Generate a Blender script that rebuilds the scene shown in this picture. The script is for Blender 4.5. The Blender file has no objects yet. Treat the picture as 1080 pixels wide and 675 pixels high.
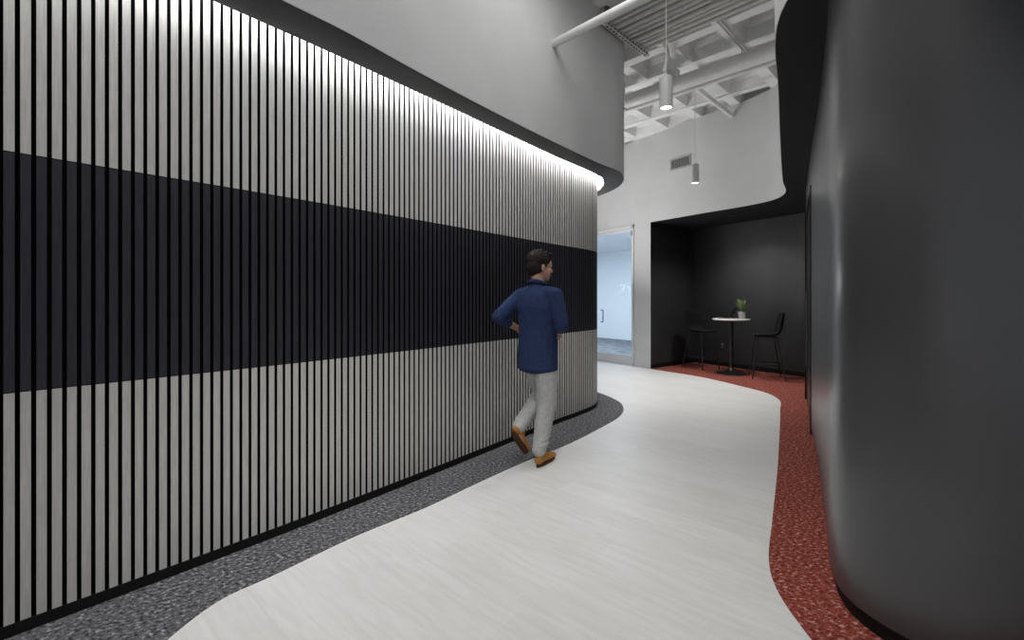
import bpy, bmesh, math, random
from mathutils import Vector, Matrix, Quaternion

random.seed(7)
S = bpy.context.scene
COL = S.collection

# ------------------------------------------------------------------ camera
CH = 1.37
cam_d = bpy.data.cameras.new('camera')
cam_d.sensor_width = 36.0
cam_d.lens = 16.0
cam_d.shift_y = -22.0 / 1080.0
cam_d.clip_start = 0.05
cam = bpy.data.objects.new('camera', cam_d)
cam.location = (0, 0, CH)
cam.rotation_euler = (math.radians(90), 0, 0)
COL.objects.link(cam)
S.camera = cam

# ------------------------------------------------------------------ exposure, world
S.view_settings.view_transform = 'Standard'
S.view_settings.look = 'None'
S.view_settings.gamma = 1.0
S.view_settings.use_curve_mapping = False
S.view_settings.exposure = 0.0
W = bpy.data.worlds.new('world')
S.world = W
W.use_nodes = True
W.node_tree.nodes['Background'].inputs[0].default_value = (0.93, 0.96, 1.0, 1)
W.node_tree.nodes['Background'].inputs[1].default_value = 0.48

# light strengths
COVE = 54.0          # emission of the led strip
PENDANT_W = 120.0     # spot in each pendant
ROOM_W = 160.0       # ceiling light of the room behind the glass door
ALCOVE_W = 105.0      # downlight in the alcove


def light(name, kind, loc, energy, color=(1, 1, 1), target=None, **kw):
    d = bpy.data.lights.new(name, kind)
    d.energy = energy
    d.color = color
    for k, v in kw.items():
        setattr(d, k, v)
    o = bpy.data.objects.new(name, d)
    o.location = loc
    if target is not None:
        o.rotation_euler = (Vector(target) - Vector(loc)).to_track_quat('-Z', 'Y').to_euler()
    COL.objects.link(o)
    return o


# unseen area fills added above the frame to brighten the left bulkhead
light('corridor_fill', 'AREA', (-0.1, 1.0, 4.45), 18, (1.0, 0.99, 0.985), target=(-0.1, 1.0001, 0.0),
      shape='RECTANGLE', size=1.2, size_y=1.8)
light('corridor_fill', 'AREA', (0.75, 3.0, 4.45), 23, (1.0, 0.99, 0.985), target=(0.75, 3.0001, 0.0),
      shape='RECTANGLE', size=1.0, size_y=1.4)
# added fill for the far white wall, hidden left behind the slatted wall
light('side_corridor_fill', 'AREA', (-0.7, 9.2, 3.3), 8, (1.0, 0.99, 0.985), target=(2.6, 6.8, 3.6),
      shape='RECTANGLE', size=2.0, size_y=1.5)
light('side_corridor_fill_up', 'AREA', (0.60, 8.35, 1.7), 62, (1.0, 0.99, 0.985), target=(1.35, 7.3, 4.6),
      shape='RECTANGLE', size=1.5, size_y=0.8)  # added hidden fill, aimed up to lighten the waffle coffers

# ------------------------------------------------------------------ materials


def mat(name, col, rough=0.5, metal=0.0, spec=0.5, emit=None, estr=0.0, coat=0.0):
    m = bpy.data.materials.new(name)
    m.use_nodes = True
    b = m.node_tree.nodes['Principled BSDF']
    b.inputs['Base Color'].default_value = (*col, 1)
    b.inputs['Roughness'].default_value = rough
    b.inputs['Metallic'].default_value = metal
    b.inputs['Specular IOR Level'].default_value = spec
    if coat:
        b.inputs['Coat Weight'].default_value = coat
    if emit:
        b.inputs['Emission Color'].default_value = (*emit, 1)
        b.inputs['Emission Strength'].default_value = estr
    return m


def noise_mat(name, c0, c1, scale=(1, 1, 1), nscale=5.0, detail=4.0, rough=0.5, spec=0.5, rot=(0, 0, 0),
              lo=0.35, hi=0.65, bump=0.0, nrough=0.5):
    """two tones mixed by stretched noise in object space"""
    m = mat(name, c0, rough, 0, spec)
    nt = m.node_tree
    b = nt.nodes['Principled BSDF']
    tc = nt.nodes.new('ShaderNodeTexCoord')
    mp = nt.nodes.new('ShaderNodeMapping')
    mp.inputs['Scale'].default_value = scale
    mp.inputs['Rotation'].default_value = rot
    no = nt.nodes.new('ShaderNodeTexNoise')
    no.inputs['Scale'].default_value = nscale
    no.inputs['Detail'].default_value = detail
    no.inputs['Roughness'].default_value = nrough
    cr = nt.nodes.new('ShaderNodeValToRGB')
    cr.color_ramp.elements[0].position = lo
    cr.color_ramp.elements[1].position = hi
    cr.color_ramp.elements[0].color = (*c0, 1)
    cr.color_ramp.elements[1].color = (*c1, 1)
    nt.links.new(tc.outputs['Object'], mp.inputs['Vector'])
    nt.links.new(mp.outputs['Vector'], no.inputs['Vector'])
    nt.links.new(no.outputs['Fac'], cr.inputs['Fac'])
    nt.links.new(cr.outputs['Color'], b.inputs['Base Color'])
    if bump:
        bp = nt.nodes.new('ShaderNodeBump')
        bp.inputs['Strength'].default_value = bump
        bp.inputs['Distance'].default_value = 0.004
        nt.links.new(no.outputs['Fac'], bp.inputs['Height'])
        nt.links.new(bp.outputs['Normal'], b.inputs['Normal'])
    return m


M = {}
M['slat'] = noise_mat('pale ash veneer', (0.50, 0.485, 0.46), (0.60, 0.585, 0.56), (30, 30, 1.2), 6, 5, 0.5, 0.35)
M['slat_dark'] = noise_mat('black stained veneer', (0.021, 0.021, 0.029), (0.032, 0.032, 0.043), (30, 30, 1.2), 6, 5, 0.5, 0.3)
M['felt'] = mat('black felt', (0.004, 0.004, 0.0045), 0.95, 0, 0.05)
M['base_black'] = mat('black baseboard', (0.006, 0.006, 0.007), 0.6, 0, 0.25)
M['soffit_black'] = noise_mat('black soffit paint', (0.016, 0.016, 0.017), (0.019, 0.019, 0.020), (1, 1, 1), 3, 3, 0.7, 0.25)
M['soffit_grey'] = noise_mat('dark grey soffit paint', (0.022, 0.022, 0.024), (0.026, 0.026, 0.028), (1, 1, 1), 3, 3, 0.6, 0.3)
M['white'] = noise_mat('white wall paint', (0.55, 0.55, 0.55), (0.58, 0.58, 0.58), (1, 1, 1), 2.0, 3, 0.7, 0.25)
M['ceiling'] = noise_mat('painted concrete', (0.72, 0.72, 0.71), (0.80, 0.80, 0.79), (1, 1, 1), 3.0, 6, 0.8, 0.2)
M['pipe'] = noise_mat('white painted steel', (0.66, 0.66, 0.65), (0.72, 0.72, 0.71), (1, 1, 1), 6, 3, 0.45, 0.4)
M['galv'] = noise_mat('dull conduit steel', (0.52, 0.52, 0.50), (0.62, 0.61, 0.59), (2, 2, 2), 8, 3, 0.45, 0.4)
M['wall_black'] = noise_mat('satin charcoal paint', (0.034, 0.034, 0.037), (0.038, 0.038, 0.041), (1, 1, 1), 4, 3, 0.45, 0.7)
for _k, _v in (('Coat Weight', 0.6), ('Coat Roughness', 0.24)):
    M['wall_black'].node_tree.nodes['Principled BSDF'].inputs[_k].default_value = _v
M['alcove'] = noise_mat('matt black paint', (0.026, 0.026, 0.027), (0.031, 0.031, 0.032), (1, 1, 1), 4, 3, 0.5, 0.4)
M['door_black'] = mat('black door lacquer', (0.006, 0.006, 0.007), 0.35, 0, 0.4)
M['black_metal'] = mat('black powder coat', (0.010, 0.010, 0.011), 0.4, 0, 0.5)
M['steel'] = mat('brushed steel', (0.45, 0.46, 0.48), 0.3, 1.0)
M['pull'] = mat('dark pull steel', (0.10, 0.10, 0.105), 0.35, 0.8)
M['black_seat'] = noise_mat('black upholstery', (0.004, 0.004, 0.005), (0.007, 0.007, 0.008), (1, 1, 1), 60, 3, 0.75, 0.25)
M['frame'] = mat('pale grey door frame', (0.62, 0.62, 0.63), 0.4, 0.1, 0.5)
M['table_white'] = mat('white laminate', (0.80, 0.80, 0.79), 0.35, 0, 0.5)
M['pot'] = noise_mat('grey ceramic', (0.42, 0.40, 0.38), (0.55, 0.53, 0.51), (1, 1, 1), 20, 3, 0.6, 0.3)
M['soil'] = noise_mat('potting soil', (0.02, 0.014, 0.01), (0.05, 0.035, 0.025), (1, 1, 1), 80, 3, 0.95, 0.1)
M['leaf'] = noise_mat('green leaf', (0.10, 0.19, 0.045), (0.26, 0.34, 0.13), (1, 1, 1), 18, 3, 0.45, 0.4)
M['screen'] = mat('dark laptop screen', (0.006, 0.006, 0.008), 0.2, 0, 0.5)
M['alu'] = mat('grey laptop shell', (0.22, 0.22, 0.23), 0.4, 0.6)
M['grille'] = mat('grey vent metal', (0.40, 0.40, 0.40), 0.5, 0.1)
M['vent_dark'] = mat('vent interior', (0.03, 0.03, 0.03), 0.9, 0, 0.1)
M['hole'] = mat('dark slot', (0.01, 0.01, 0.01), 0.9, 0, 0.05)
M['lamp_white'] = mat('white lamp shell', (0.56, 0.56, 0.56), 0.45, 0, 0.4)
M['lens'] = mat('lit lamp lens', (0.9, 0.9, 0.9), 0.4, 0, 0.3, (1, 0.99, 0.98), 2.6)
M['lens_bright'] = mat('lit downlight lens', (0.9, 0.9, 0.9), 0.4, 0, 0.3, (1, 0.98, 0.95), 0.6)
M['led'] = mat('led strip', (0.9, 0.9, 0.9), 0.5, 0, 0.2, (0.97, 0.985, 1.0), COVE)
M['outlet'] = mat('grey outlet plastic', (0.20, 0.20, 0.20), 0.5, 0, 0.4)
M['skin'] = noise_mat('skin', (0.50, 0.29, 0.21), (0.56, 0.34, 0.25), (1, 1, 1), 25, 3, 0.5, 0.35)
M['hair'] = noise_mat('dark brown hair', (0.010, 0.008, 0.007), (0.030, 0.022, 0.018), (3, 3, 12), 25, 4, 0.7, 0.2)
M['jacket'] = noise_mat('navy wool', (0.020, 0.033, 0.090), (0.027, 0.043, 0.112), (1, 1, 1), 40, 4, 0.85, 0.2, bump=0.15)
M['trousers'] = noise_mat('light grey cotton', (0.40, 0.40, 0.39), (0.48, 0.48, 0.47), (1, 1, 1), 40, 4, 0.85, 0.2, bump=0.15)
M['shoe'] = noise_mat('tan suede', (0.34, 0.150, 0.035), (0.44, 0.205, 0.055), (1, 1, 1), 50, 4, 0.8, 0.2)
M['sole'] = mat('dark brown sole', (0.07, 0.035, 0.015), 0.7, 0, 0.3)
M['eye'] = mat('dark eye', (0.02, 0.015, 0.012), 0.2, 0, 0.5)
M['lip'] = mat('lip', (0.40, 0.18, 0.15), 0.5, 0, 0.35)
M['room_white'] = mat('bright room paint', (0.80, 0.84, 0.88), 0.6, 0, 0.2)
M['room_carpet'] = noise_mat('blue grey carpet', (0.10, 0.115, 0.135), (0.30, 0.32, 0.35), (1.0, 3.0, 1), 4, 5, 0.9, 0.1)


def carpet_mat(name, base, dark, lightc, seed):
    m = mat(name, base, 0.95, 0, 0.08)
    nt = m.node_tree
    b = nt.nodes['Principled BSDF']
    tc = nt.nodes.new('ShaderNodeTexCoord')
    mp = nt.nodes.new('ShaderNodeMapping')
    mp.inputs['Rotation'].default_value = (0, 0, math.radians(-38))
    mp.inputs['Scale'].default_value = (44, 62, 1)
    mp.inputs['Location'].default_value = (seed, seed * 2, 0)
    no = nt.nodes.new('ShaderNodeTexNoise')
    no.inputs['Scale'].default_value = 1.0
    no.inputs['Detail'].default_value = 3.0
    no.inputs['Roughness'].default_value = 0.65
    r = nt.nodes.new('ShaderNodeValToRGB')
    r.color_ramp.interpolation = 'LINEAR'
    e = r.color_ramp.elements
    e[0].position = 0.38
    e[0].color = (*dark, 1)
    e[1].position = 0.47
    e[1].color = (*base, 1)
    x = e.new(0.55)
    x.color = (*base, 1)
    x = e.new(0.66)
    x.color = (*lightc, 1)
    n2 = nt.nodes.new('ShaderNodeTexNoise')
    n2.inputs['Scale'].default_value = 2.2
    n2.inputs['Detail'].default_value = 2.0
    mx = nt.nodes.new('ShaderNodeMixRGB')
    mx.blend_type = 'MULTIPLY'
    mx.inputs['Fac'].default_value = 0.25
    bp = nt.nodes.new('ShaderNodeBump')
    bp.inputs['Strength'].default_value = 0.5
    bp.inputs['Distance'].default_value = 0.004
    nt.links.new(tc.outputs['Object'], mp.inputs['Vector'])
    nt.links.new(mp.outputs['Vector'], no.inputs['Vector'])
    nt.links.new(no.outputs['Fac'], r.inputs['Fac'])
    nt.links.new(tc.outputs['Object'], n2.inputs['Vector'])
    nt.links.new(r.outputs['Color'], mx.inputs['Color1'])
    nt.links.new(n2.outputs['Fac'], mx.inputs['Color2'])
    nt.links.new(mx.outputs['Color'], b.inputs['Base Color'])
    nt.links.new(no.outputs['Fac'], bp.inputs['Height'])
    nt.links.new(bp.outputs['Normal'], b.inputs['Normal'])
    return m


M['carpet_grey'] = carpet_mat('charcoal flecked carpet', (0.12, 0.118, 0.125), (0.022, 0.022, 0.026), (0.42, 0.41, 0.42), 3.0)
M['carpet_red'] = carpet_mat('red flecked carpet', (0.26, 0.060, 0.042), (0.11, 0.018, 0.013), (0.58, 0.36, 0.32), 9.0)


def floor_mat():
    m = mat('white wood vinyl', (0.7, 0.7, 0.68), 0.38, 0, 0.4)
    nt = m.node_tree
    b = nt.nodes['Principled BSDF']
    tc = nt.nodes.new('ShaderNodeTexCoord')
    mp = nt.nodes.new('ShaderNodeMapping')
    mp.inputs['Rotation'].default_value = (0, 0, math.radians(42))
    br = nt.nodes.new('ShaderNodeTexBrick')
    br.inputs['Color1'].default_value = (0.68, 0.675, 0.665, 1)
    br.inputs['Color2'].default_value = (0.72, 0.716, 0.706, 1)
    br.inputs['Mortar'].default_value = (0.66, 0.65, 0.63, 1)
    br.inputs['Scale'].default_value = 1.0
    br.inputs['Mortar Size'].default_value = 0.0012
    br.inputs['Brick Width'].default_value = 1.3
    br.inputs['Row Height'].default_value = 0.19
    m2 = nt.nodes.new('ShaderNodeMapping')
    m2.inputs['Scale'].default_value = (1.6, 16, 1)
    no = nt.nodes.new('ShaderNodeTexNoise')
    no.inputs['Scale'].default_value = 2.0
    no.inputs['Detail'].default_value = 6
    no.inputs['Distortion'].default_value = 0.6
    r = nt.nodes.new('ShaderNodeValToRGB')
    r.color_ramp.elements[0].position = 0.30
    r.color_ramp.elements[0].color = (0.90, 0.885, 0.87, 1)
    r.color_ramp.elements[1].position = 0.60
    r.color_ramp.elements[1].color = (1, 1, 1, 1)
    mx = nt.nodes.new('ShaderNodeMixRGB')
    mx.blend_type = 'MULTIPLY'
    mx.inputs['Fac'].default_value = 0.8
    nt.links.new(tc.outputs['Object'], mp.inputs['Vector'])
    nt.links.new(mp.outputs['Vector'], br.inputs['Vector'])
    nt.links.new(mp.outputs['Vector'], m2.inputs['Vector'])
    nt.links.new(m2.outputs['Vector'], no.inputs['Vector'])
    nt.links.new(no.outputs['Fac'], r.inputs['Fac'])
    nt.links.new(br.outputs['Color'], mx.inputs['Color1'])
    nt.links.new(r.outputs['Color'], mx.inputs['Color2'])
    nt.links.new(mx.outputs['Color'], b.inputs['Base Color'])
    return m


M['floor'] = floor_mat()


def glass_mat():
    m = bpy.data.materials.new('clear door glass')
    m.use_nodes = True
    nt = m.node_tree
    nt.nodes.remove(nt.nodes['Principled BSDF'])
    out = nt.nodes['Material Output']
    tr = nt.nodes.new('ShaderNodeBsdfTransparent')
    tr.inputs[0].default_value = (0.93, 0.97, 1.0, 1)
    gl = nt.nodes.new('ShaderNodeBsdfGlossy')
    gl.inputs['Roughness'].default_value = 0.02
    fr = nt.nodes.new('ShaderNodeFresnel')
    fr.inputs[0].default_value = 1.45
    mx = nt.nodes.new('ShaderNodeMixShader')
    ge = nt.nodes.new('ShaderNodeNewGeometry')
    inv = nt.nodes.new('ShaderNodeMath')
    inv.operation = 'SUBTRACT'
    inv.inputs[0].default_value = 1.0
    mu = nt.nodes.new('ShaderNodeMath')
    mu.operation = 'MULTIPLY'
    nt.links.new(ge.outputs['Backfacing'], inv.inputs[1])
    nt.links.new(fr.outputs[0], mu.inputs[0])
    nt.links.new(inv.outputs[0], mu.inputs[1])
    nt.links.new(mu.outputs[0], mx.inputs[0])
    nt.links.new(tr.outputs[0], mx.inputs[1])
    nt.links.new(gl.outputs[0], mx.inputs[2])
    nt.links.new(mx.outputs[0], out.inputs['Surface'])
    return m


M['glass'] = glass_mat()


def film_mat():
    m = bpy.data.materials.new('frosted film')
    m.use_nodes = True
    nt = m.node_tree
    nt.nodes.remove(nt.nodes['Principled BSDF'])
    tl = nt.nodes.new('ShaderNodeBsdfTranslucent')
    tl.inputs[0].default_value = (0.95, 0.97, 1, 1)
    tr = nt.nodes.new('ShaderNodeBsdfTransparent')
    mx = nt.nodes.new('ShaderNodeMixShader')
    mx.inputs[0].default_value = 0.82
    nt.links.new(tl.outputs[0], mx.inputs[1])
    nt.links.new(tr.outputs[0], mx.inputs[2])
    nt.links.new(mx.outputs[0], nt.nodes['Material Output'].inputs['Surface'])
    return m


M['letter'] = film_mat()

# ------------------------------------------------------------------ helpers


def obj(name, bm, m, parent=None, smooth=True, angle=35, loc=None):
    me = bpy.data.meshes.new(name)
    bmesh.ops.recalc_face_normals(bm, faces=bm.faces[:])
    bm.to_mesh(me)
    bm.free()
    mats = m if isinstance(m, (list, tuple)) else [m]
    for q in mats:
        me.materials.append(q)
    if smooth:
        for p in me.polygons:
            p.use_smooth = True
        me.set_sharp_from_angle(angle=math.radians(angle))
    o = bpy.data.objects.new(name, me)
    COL.objects.link(o)
    if parent is not None:
        o.parent = parent
    if loc is not None:
        o.location = loc
    return o


def empty(name, loc=(0, 0, 0), rz=0.0):
    o = bpy.data.objects.new(name, None)
    o.location = loc
    o.rotation_euler = (0, 0, rz)
    o.empty_display_size = 0.1
    COL.objects.link(o)
    return o


def tag(o, label, cat, group=None, kind=None):
    o['label'] = label
    o['category'] = cat
    if group:
        o['group'] = group
    if kind:
        o['kind'] = kind
    return o


def struct(o, label=None):
    o['kind'] = 'structure'
    if label:
        o['label'] = label
    return o


def cr(pts, n=16):
    """centripetal catmull-rom through 2d points"""
    P = [Vector((p[0], p[1])) for p in pts]
    P = [2 * P[0] - P[1]] + P + [2 * P[-1] - P[-2]]
    out = []
    for i in range(1, len(P) - 2):
        p0, p1, p2, p3 = P[i - 1:i + 3]
        t0 = 0.0
        t1 = t0 + (p1 - p0).length ** 0.5
        t2 = t1 + (p2 - p1).length ** 0.5
        t3 = t2 + (p3 - p2).length ** 0.5
        for k in range(n):
            t = t1 + (t2 - t1) * k / n
            a1 = p0 * ((t1 - t) / (t1 - t0)) + p1 * ((t - t0) / (t1 - t0))
            a2 = p1 * ((t2 - t) / (t2 - t1)) + p2 * ((t - t1) / (t2 - t1))
            a3 = p2 * ((t3 - t) / (t3 - t2)) + p3 * ((t - t2) / (t3 - t2))
            b1 = a1 * ((t2 - t) / (t2 - t0)) + a2 * ((t - t0) / (t2 - t0))
            b2 = a2 * ((t3 - t) / (t3 - t1)) + a3 * ((t - t1) / (t3 - t1))
            out.append(b1 * ((t2 - t) / (t2 - t1)) + b2 * ((t - t1) / (t2 - t1)))
    out.append(P[-2].copy())
    return out


def resample(poly, step=None, count=None):
    L = [0.0]
    for a, b in zip(poly, poly[1:]):
        L.append(L[-1] + (b - a).length)
    tot = L[-1]
    n = count if count else max(2, int(tot / step) + 1)
    out = []
    j = 0
    for i in range(n):
        s = tot * i / (n - 1) if count else min(tot, i * step)
        while j < len(L) - 2 and L[j + 1] < s:
            j += 1
        f = (s - L[j]) / max(1e-9, L[j + 1] - L[j])
        out.append(poly[j].lerp(poly[j + 1], f))
    return out


def tang(poly, i):
    a = poly[max(0, i - 1)]
    b = poly[min(len(poly) - 1, i + 1)]
    return (b - a).normalized()


def offset(poly, d):
    """d > 0 is to the right of the travel direction"""
    out = []
    for i, p in enumerate(poly):
        t = tang(poly, i)
        out.append(p + Vector((t.y, -t.x)) * d)
    return out


def prism(bm, pts, z0, z1, mi=0):
    lo = [bm.verts.new((p[0], p[1], z0)) for p in pts]
    hi = [bm.verts.new((p[0], p[1], z1)) for p in pts]
    n = len(pts)
    fs = [bm.faces.new(lo[::-1]), bm.faces.new(hi)]
    for i in range(n):
        j = (i + 1) % n
        fs.append(bm.faces.new((lo[i], lo[j], hi[j], hi[i])))
    for f in fs:
        f.material_index = mi
    return fs


def strip_solid(bm, A, B, z0, z1):
    """solid between two polylines of equal count"""
    n = len(A)
    v = [[bm.verts.new((p.x, p.y, z)) for p in L] for z in (z0, z1) for L in (A, B)]
    a0, b0, a1, b1 = v
    for i in range(n - 1):
        bm.faces.new((a0[i], a0[i + 1], b0[i + 1], b0[i]))
        bm.faces.new((a1[i], b1[i], b1[i + 1], a1[i + 1]))
        bm.faces.new((a0[i], a1[i], a1[i + 1], a0[i + 1]))
        bm.faces.new((b0[i], b0[i + 1], b1[i + 1], b1[i]))
    bm.faces.new((a0[0], b0[0], b1[0], a1[0]))
    bm.faces.new((a0[-1], a1[-1], b1[-1], b0[-1]))


def box(bm, c, s, R=None, mi=0, bevel=0.0):
    """box centre c, full size s, optional 3x3 rotation"""
    vs = []
    for x in (-.5, .5):
        for y in (-.5, .5):
            for z in (-.5, .5):
                p = Vector((x * s[0], y * s[1], z * s[2]))
                if R is not None:
                    p = R @ p
                vs.append(bm.verts.new(p + Vector(c)))
    idx = ((0, 1, 3, 2), (4, 6, 7, 5), (0, 4, 5, 1), (2, 3, 7, 6), (0, 2, 6, 4), (1, 5, 7, 3))
    fs = [bm.faces.new([vs[i] for i in q]) for q in idx]
    for f in fs:
        f.material_index = mi
    if bevel:
        es = list({e for f in fs for e in f.edges})
        bmesh.ops.bevel(bm, geom=es, offset=bevel, segments=2, profile=0.5, affect='EDGES')


def tube(bm, pts, r, n=12, cap=True):
    P = [Vector(p) for p in pts]
    rs = r if isinstance(r, (list, tuple)) else [r] * len(P)
    t0 = (P[1] - P[0]).normalized()
    up = Vector((0, 0, 1)) if abs(t0.z) < 0.9 else Vector((1, 0, 0))
    nrm = (up - t0 * up.dot(t0)).normalized()
    rings = []
    for i, p in enumerate(P):
        t = ((P[min(i + 1, len(P) - 1)] - P[i]).normalized() + (P[i] - P[max(0, i - 1)]).normalized())
        t = t.normalized() if t.length > 1e-6 else t0
        nrm = (nrm - t * nrm.dot(t)).normalized()
        bi = t.cross(nrm)
        rings.append([bm.verts.new(p + (nrm * math.cos(2 * math.pi * k / n) + bi * math.sin(2 * math.pi * k / n)) * rs[i])
                      for k in range(n)])
    for a, b in zip(rings, rings[1:]):
        for k in range(n):
            j = (k + 1) % n
            bm.faces.new((a[k], a[j], b[j], b[k]))
    if cap:
        bm.faces.new(rings[0][::-1])
        bm.faces.new(rings[-1])


def lathe(bm, prof, n=32, c=(0, 0, 0)):
    rings = []
    for r, z in prof:
        if r < 1e-5:
            rings.append([bm.verts.new((c[0], c[1], c[2] + z))])
        else:
            rings.append([bm.verts.new((c[0] + r * math.cos(2 * math.pi * k / n), c[1] + r * math.sin(2 * math.pi * k / n), c[2] + z))
                          for k in range(n)])
    for a, b in zip(rings, rings[1:]):
        if len(a) == 1 and len(b) == 1:
            continue
        for k in range(n):
            j = (k + 1) % n
            if len(a) == 1:
                bm.faces.new((a[0], b[j], b[k]))
            elif len(b) == 1:
                bm.faces.new((a[k], a[j], b[0]))
            else:
                bm.faces.new((a[k], a[j], b[j], b[k]))
    if len(rings[0]) > 1:
        bm.faces.new(rings[0][::-1])
    if len(rings[-1]) > 1:
        bm.faces.new(rings[-1])


def V2(*a):
    return Vector(a)


# ------------------------------------------------------------------ plan curves (metres, camera at the origin looking along +y)
SOF = 2.88       # height of both dark soffits
CEIL = 4.60      # underside of the waffle ribs
slat_curve = cr([(-3.9, -0.30), (-2.9, 0.84), (-2.05, 1.815), (-1.328, 2.657), (-0.669, 3.489), (0.009, 4.37), (0.50, 5.00), (0.80, 5.36),
                 (1.045, 5.72), (1.13, 6.10), (1.06, 6.62), (0.76, 7.10), (0.25, 7.38), (-0.5, 7.5)], 16)
left_edge = cr([(-3.5, -0.65), (-2.5, 0.50), (-1.80, 1.45), (-1.179, 2.282), (-0.957, 2.553), (-0.625, 3.03), (-0.131, 3.70),
                (0.443, 4.43), (1.0, 5.10), (1.29, 5.42), (1.42, 5.80), (1.42, 6.20), (1.27, 6.66), (0.95, 7.25), (0.35, 7.66), (-0.5, 7.8)], 16)
carpet_edge = cr([(-0.75, -0.9), (-0.95, 0.2), (-1.25, 1.05), (-1.385, 1.6), (-1.384, 1.845), (-1.326, 2.074), (-1.181, 2.258), (-0.915, 2.615), (-0.562, 2.996),
                  (-0.280, 3.357), (0.105, 3.83), (0.497, 4.256), (0.937, 4.835), (1.27, 5.34), (1.405, 5.743), (1.42, 6.117), (1.25, 6.697),
                  (0.95, 7.25), (0.35, 7.66), (-0.5, 7.8)], 12)
right_curve = cr([(5.0, 1.05), (3.6, 1.20), (2.6, 1.33), (2.1, 1.42), (1.80, 1.49), (1.61, 1.60), (1.508, 1.74), (1.462, 1.86), (1.457, 1.99), (1.513, 2.15),
                  (1.785, 2.584), (2.306, 3.416), (3.013, 4.583)], 16)
red_edge = cr([(2.72, 8.93), (3.32, 8.01), (3.61, 7.15), (3.715, 6.62), (3.63, 6.18), (3.3, 5.60), (2.137, 3.664), (1.618, 2.828),
               (1.339, 2.371), (1.255, 2.167), (1.215, 1.95), (1.21, 1.75), (1.30, 1.4), (1.7, 0.9), (2.6, 0.3), (4.0, -0.4)], 12)
right_edge = cr([(2.72, 8.98), (3.39, 7.98), (3.84, 7.33), (3.985, 6.92), (3.90, 6.50), (3.44, 5.78), (2.45, 4.157), (1.885, 3.22),
                 (1.558, 2.69), (1.44, 2.45), (1.37, 2.2), (1.30, 1.8), (1.25, 1.2), (1.3, 0.3), (1.6, -1.2)], 16)

# ------------------------------------------------------------------ floor and carpets
bm = bmesh.new()
prism(bm, [(-6, -4), (9, -4), (9, 20), (-6, 20)], -0.06, 0.0)
floor = struct(obj('floor', bm, M['floor'], smooth=False), 'pale wood look vinyl floor winding between two carpets')
bm = bmesh.new()
wall_back_side = [Vector((-4.6, 7.8)), Vector((-4.6, -0.9))]
prism(bm, [(p.x, p.y) for p in carpet_edge] + [(p.x, p.y) for p in wall_back_side], 0.0, 0.004)
c = obj('carpet', bm, M['carpet_grey'], floor, smooth=False)
struct(c, 'charcoal flecked carpet along the slatted wall')
bm = bmesh.new()
prism(bm, [(p.x, p.y) for p in red_edge] + [(6.5, -0.4), (6.5, 9.0), (4.6, 10.3), (3.95, 9.86)], 0.0, 0.004)
c = obj('carpet', bm, M['carpet_red'], floor, smooth=False)
struct(c, 'brick red flecked carpet along the black wall and alcove')

# ------------------------------------------------------------------ slatted wall on the left
ZB, ZL, ZU, ZT = 0.055, 0.991, 1.966, 2.965
fine = resample(slat_curve, step=0.05)
bm = bmesh.new()
strip_solid(bm, offset(fine, -0.013), offset(fine, -0.13), 0.0, ZT)
wall_left = struct(obj('wall_left', bm, M['felt']), 'curved slatted wall with a black band between two pale bands')
pitch = 0.0458
centres = resample(slat_curve, step=pitch)


def slats(name, z0, z1, front, width, parent, label):
    bm = bmesh.new()
    for i in range(1, len(centres) - 1):
        p = centres[i]
        t = tang(centres, i)
        n = Vector((t.y, -t.x))
        a = p - t * width / 2
        b = p + t * width / 2
        lo = [a, b, b - n * 0.013, a - n * 0.013]
        v0 = [bm.verts.new((q.x, q.y, z0)) for q in lo]
        v1 = [bm.verts.new((q.x, q.y, z1)) for q in lo]
        bm.faces.new((v0[0], v0[1], v1[1], v1[0])).material_index = 0
        for k in (1, 2, 3):
            j = (k + 1) % 4
            bm.faces.new((v0[k], v0[j], v1[j], v1[k])).material_index = 1
        bm.faces.new(v0[::-1]).material_index = 1
        bm.faces.new(v1).material_index = 1
    o = obj(name, bm, [front, M['felt']], parent, smooth=False)
    return struct(o, label)


slats('slat_band', ZB, ZL - 0.002, M['slat'], 0.0305, wall_left, 'pale ash slats of the lower band')
slats('slat_band', ZL + 0.002, ZU - 0.002, M['slat_dark'], 0.0305, wall_left, 'black stained slats of the middle band')
slats('slat_band', ZU + 0.002, ZT, M['slat'], 0.0305, wall_left, 'pale ash slats of the upper band under the cove light')
bm = bmesh.new()
strip_solid(bm, offset(fine, 0.004), offset(fine, -0.0125), 0.0, ZB - 0.001)
struct(obj('baseboard_left', bm, M['base_black']), 'black baseboard under the slats')

# soffit and bulkhead over it
N = 150
inner = resample(offset(slat_curve, 0.085), count=N)
outer = resample(left_edge, count=N)


def nearest(p, poly):
    return min(poly, key=lambda q: (q - p).length_squared)


bm = bmesh.new()
prism(bm, [(p.x, p.y) for p in inner] + [(p.x, p.y) for p in outer[::-1]], SOF, SOF + 0.045)
trim_1 = struct(obj('trim_1', bm, M['soffit_grey']), 'dark soffit running along the top of the slatted wall')
bm = bmesh.new()
strip_solid(bm, resample(offset(left_edge, 0.004), count=N), resample(offset(left_edge, -0.12), count=N), SOF + 0.002, CEIL + 0.35)
struct(obj('trim_2', bm, M['white']), 'white painted bulkhead above the left soffit')
# lid that carries the led strip
bm = bmesh.new()
strip_solid(bm, resample(offset(slat_curve, -0.1), count=N), resample(offset(slat_curve, 0.14), count=N), ZT + 0.012, ZT + 0.03)
struct(obj('trim_3', bm, M['white']))
bm = bmesh.new()
strip_solid(bm, resample(offset(slat_curve, 0.035), count=N), resample(offset(slat_curve, 0.080), count=N), ZT - 0.002, ZT + 0.0115)
tag(obj('cove_light_strip', bm, M['led'], smooth=False), 'lit white LED strip hidden in the slot above the slatted wall', 'light')

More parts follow.
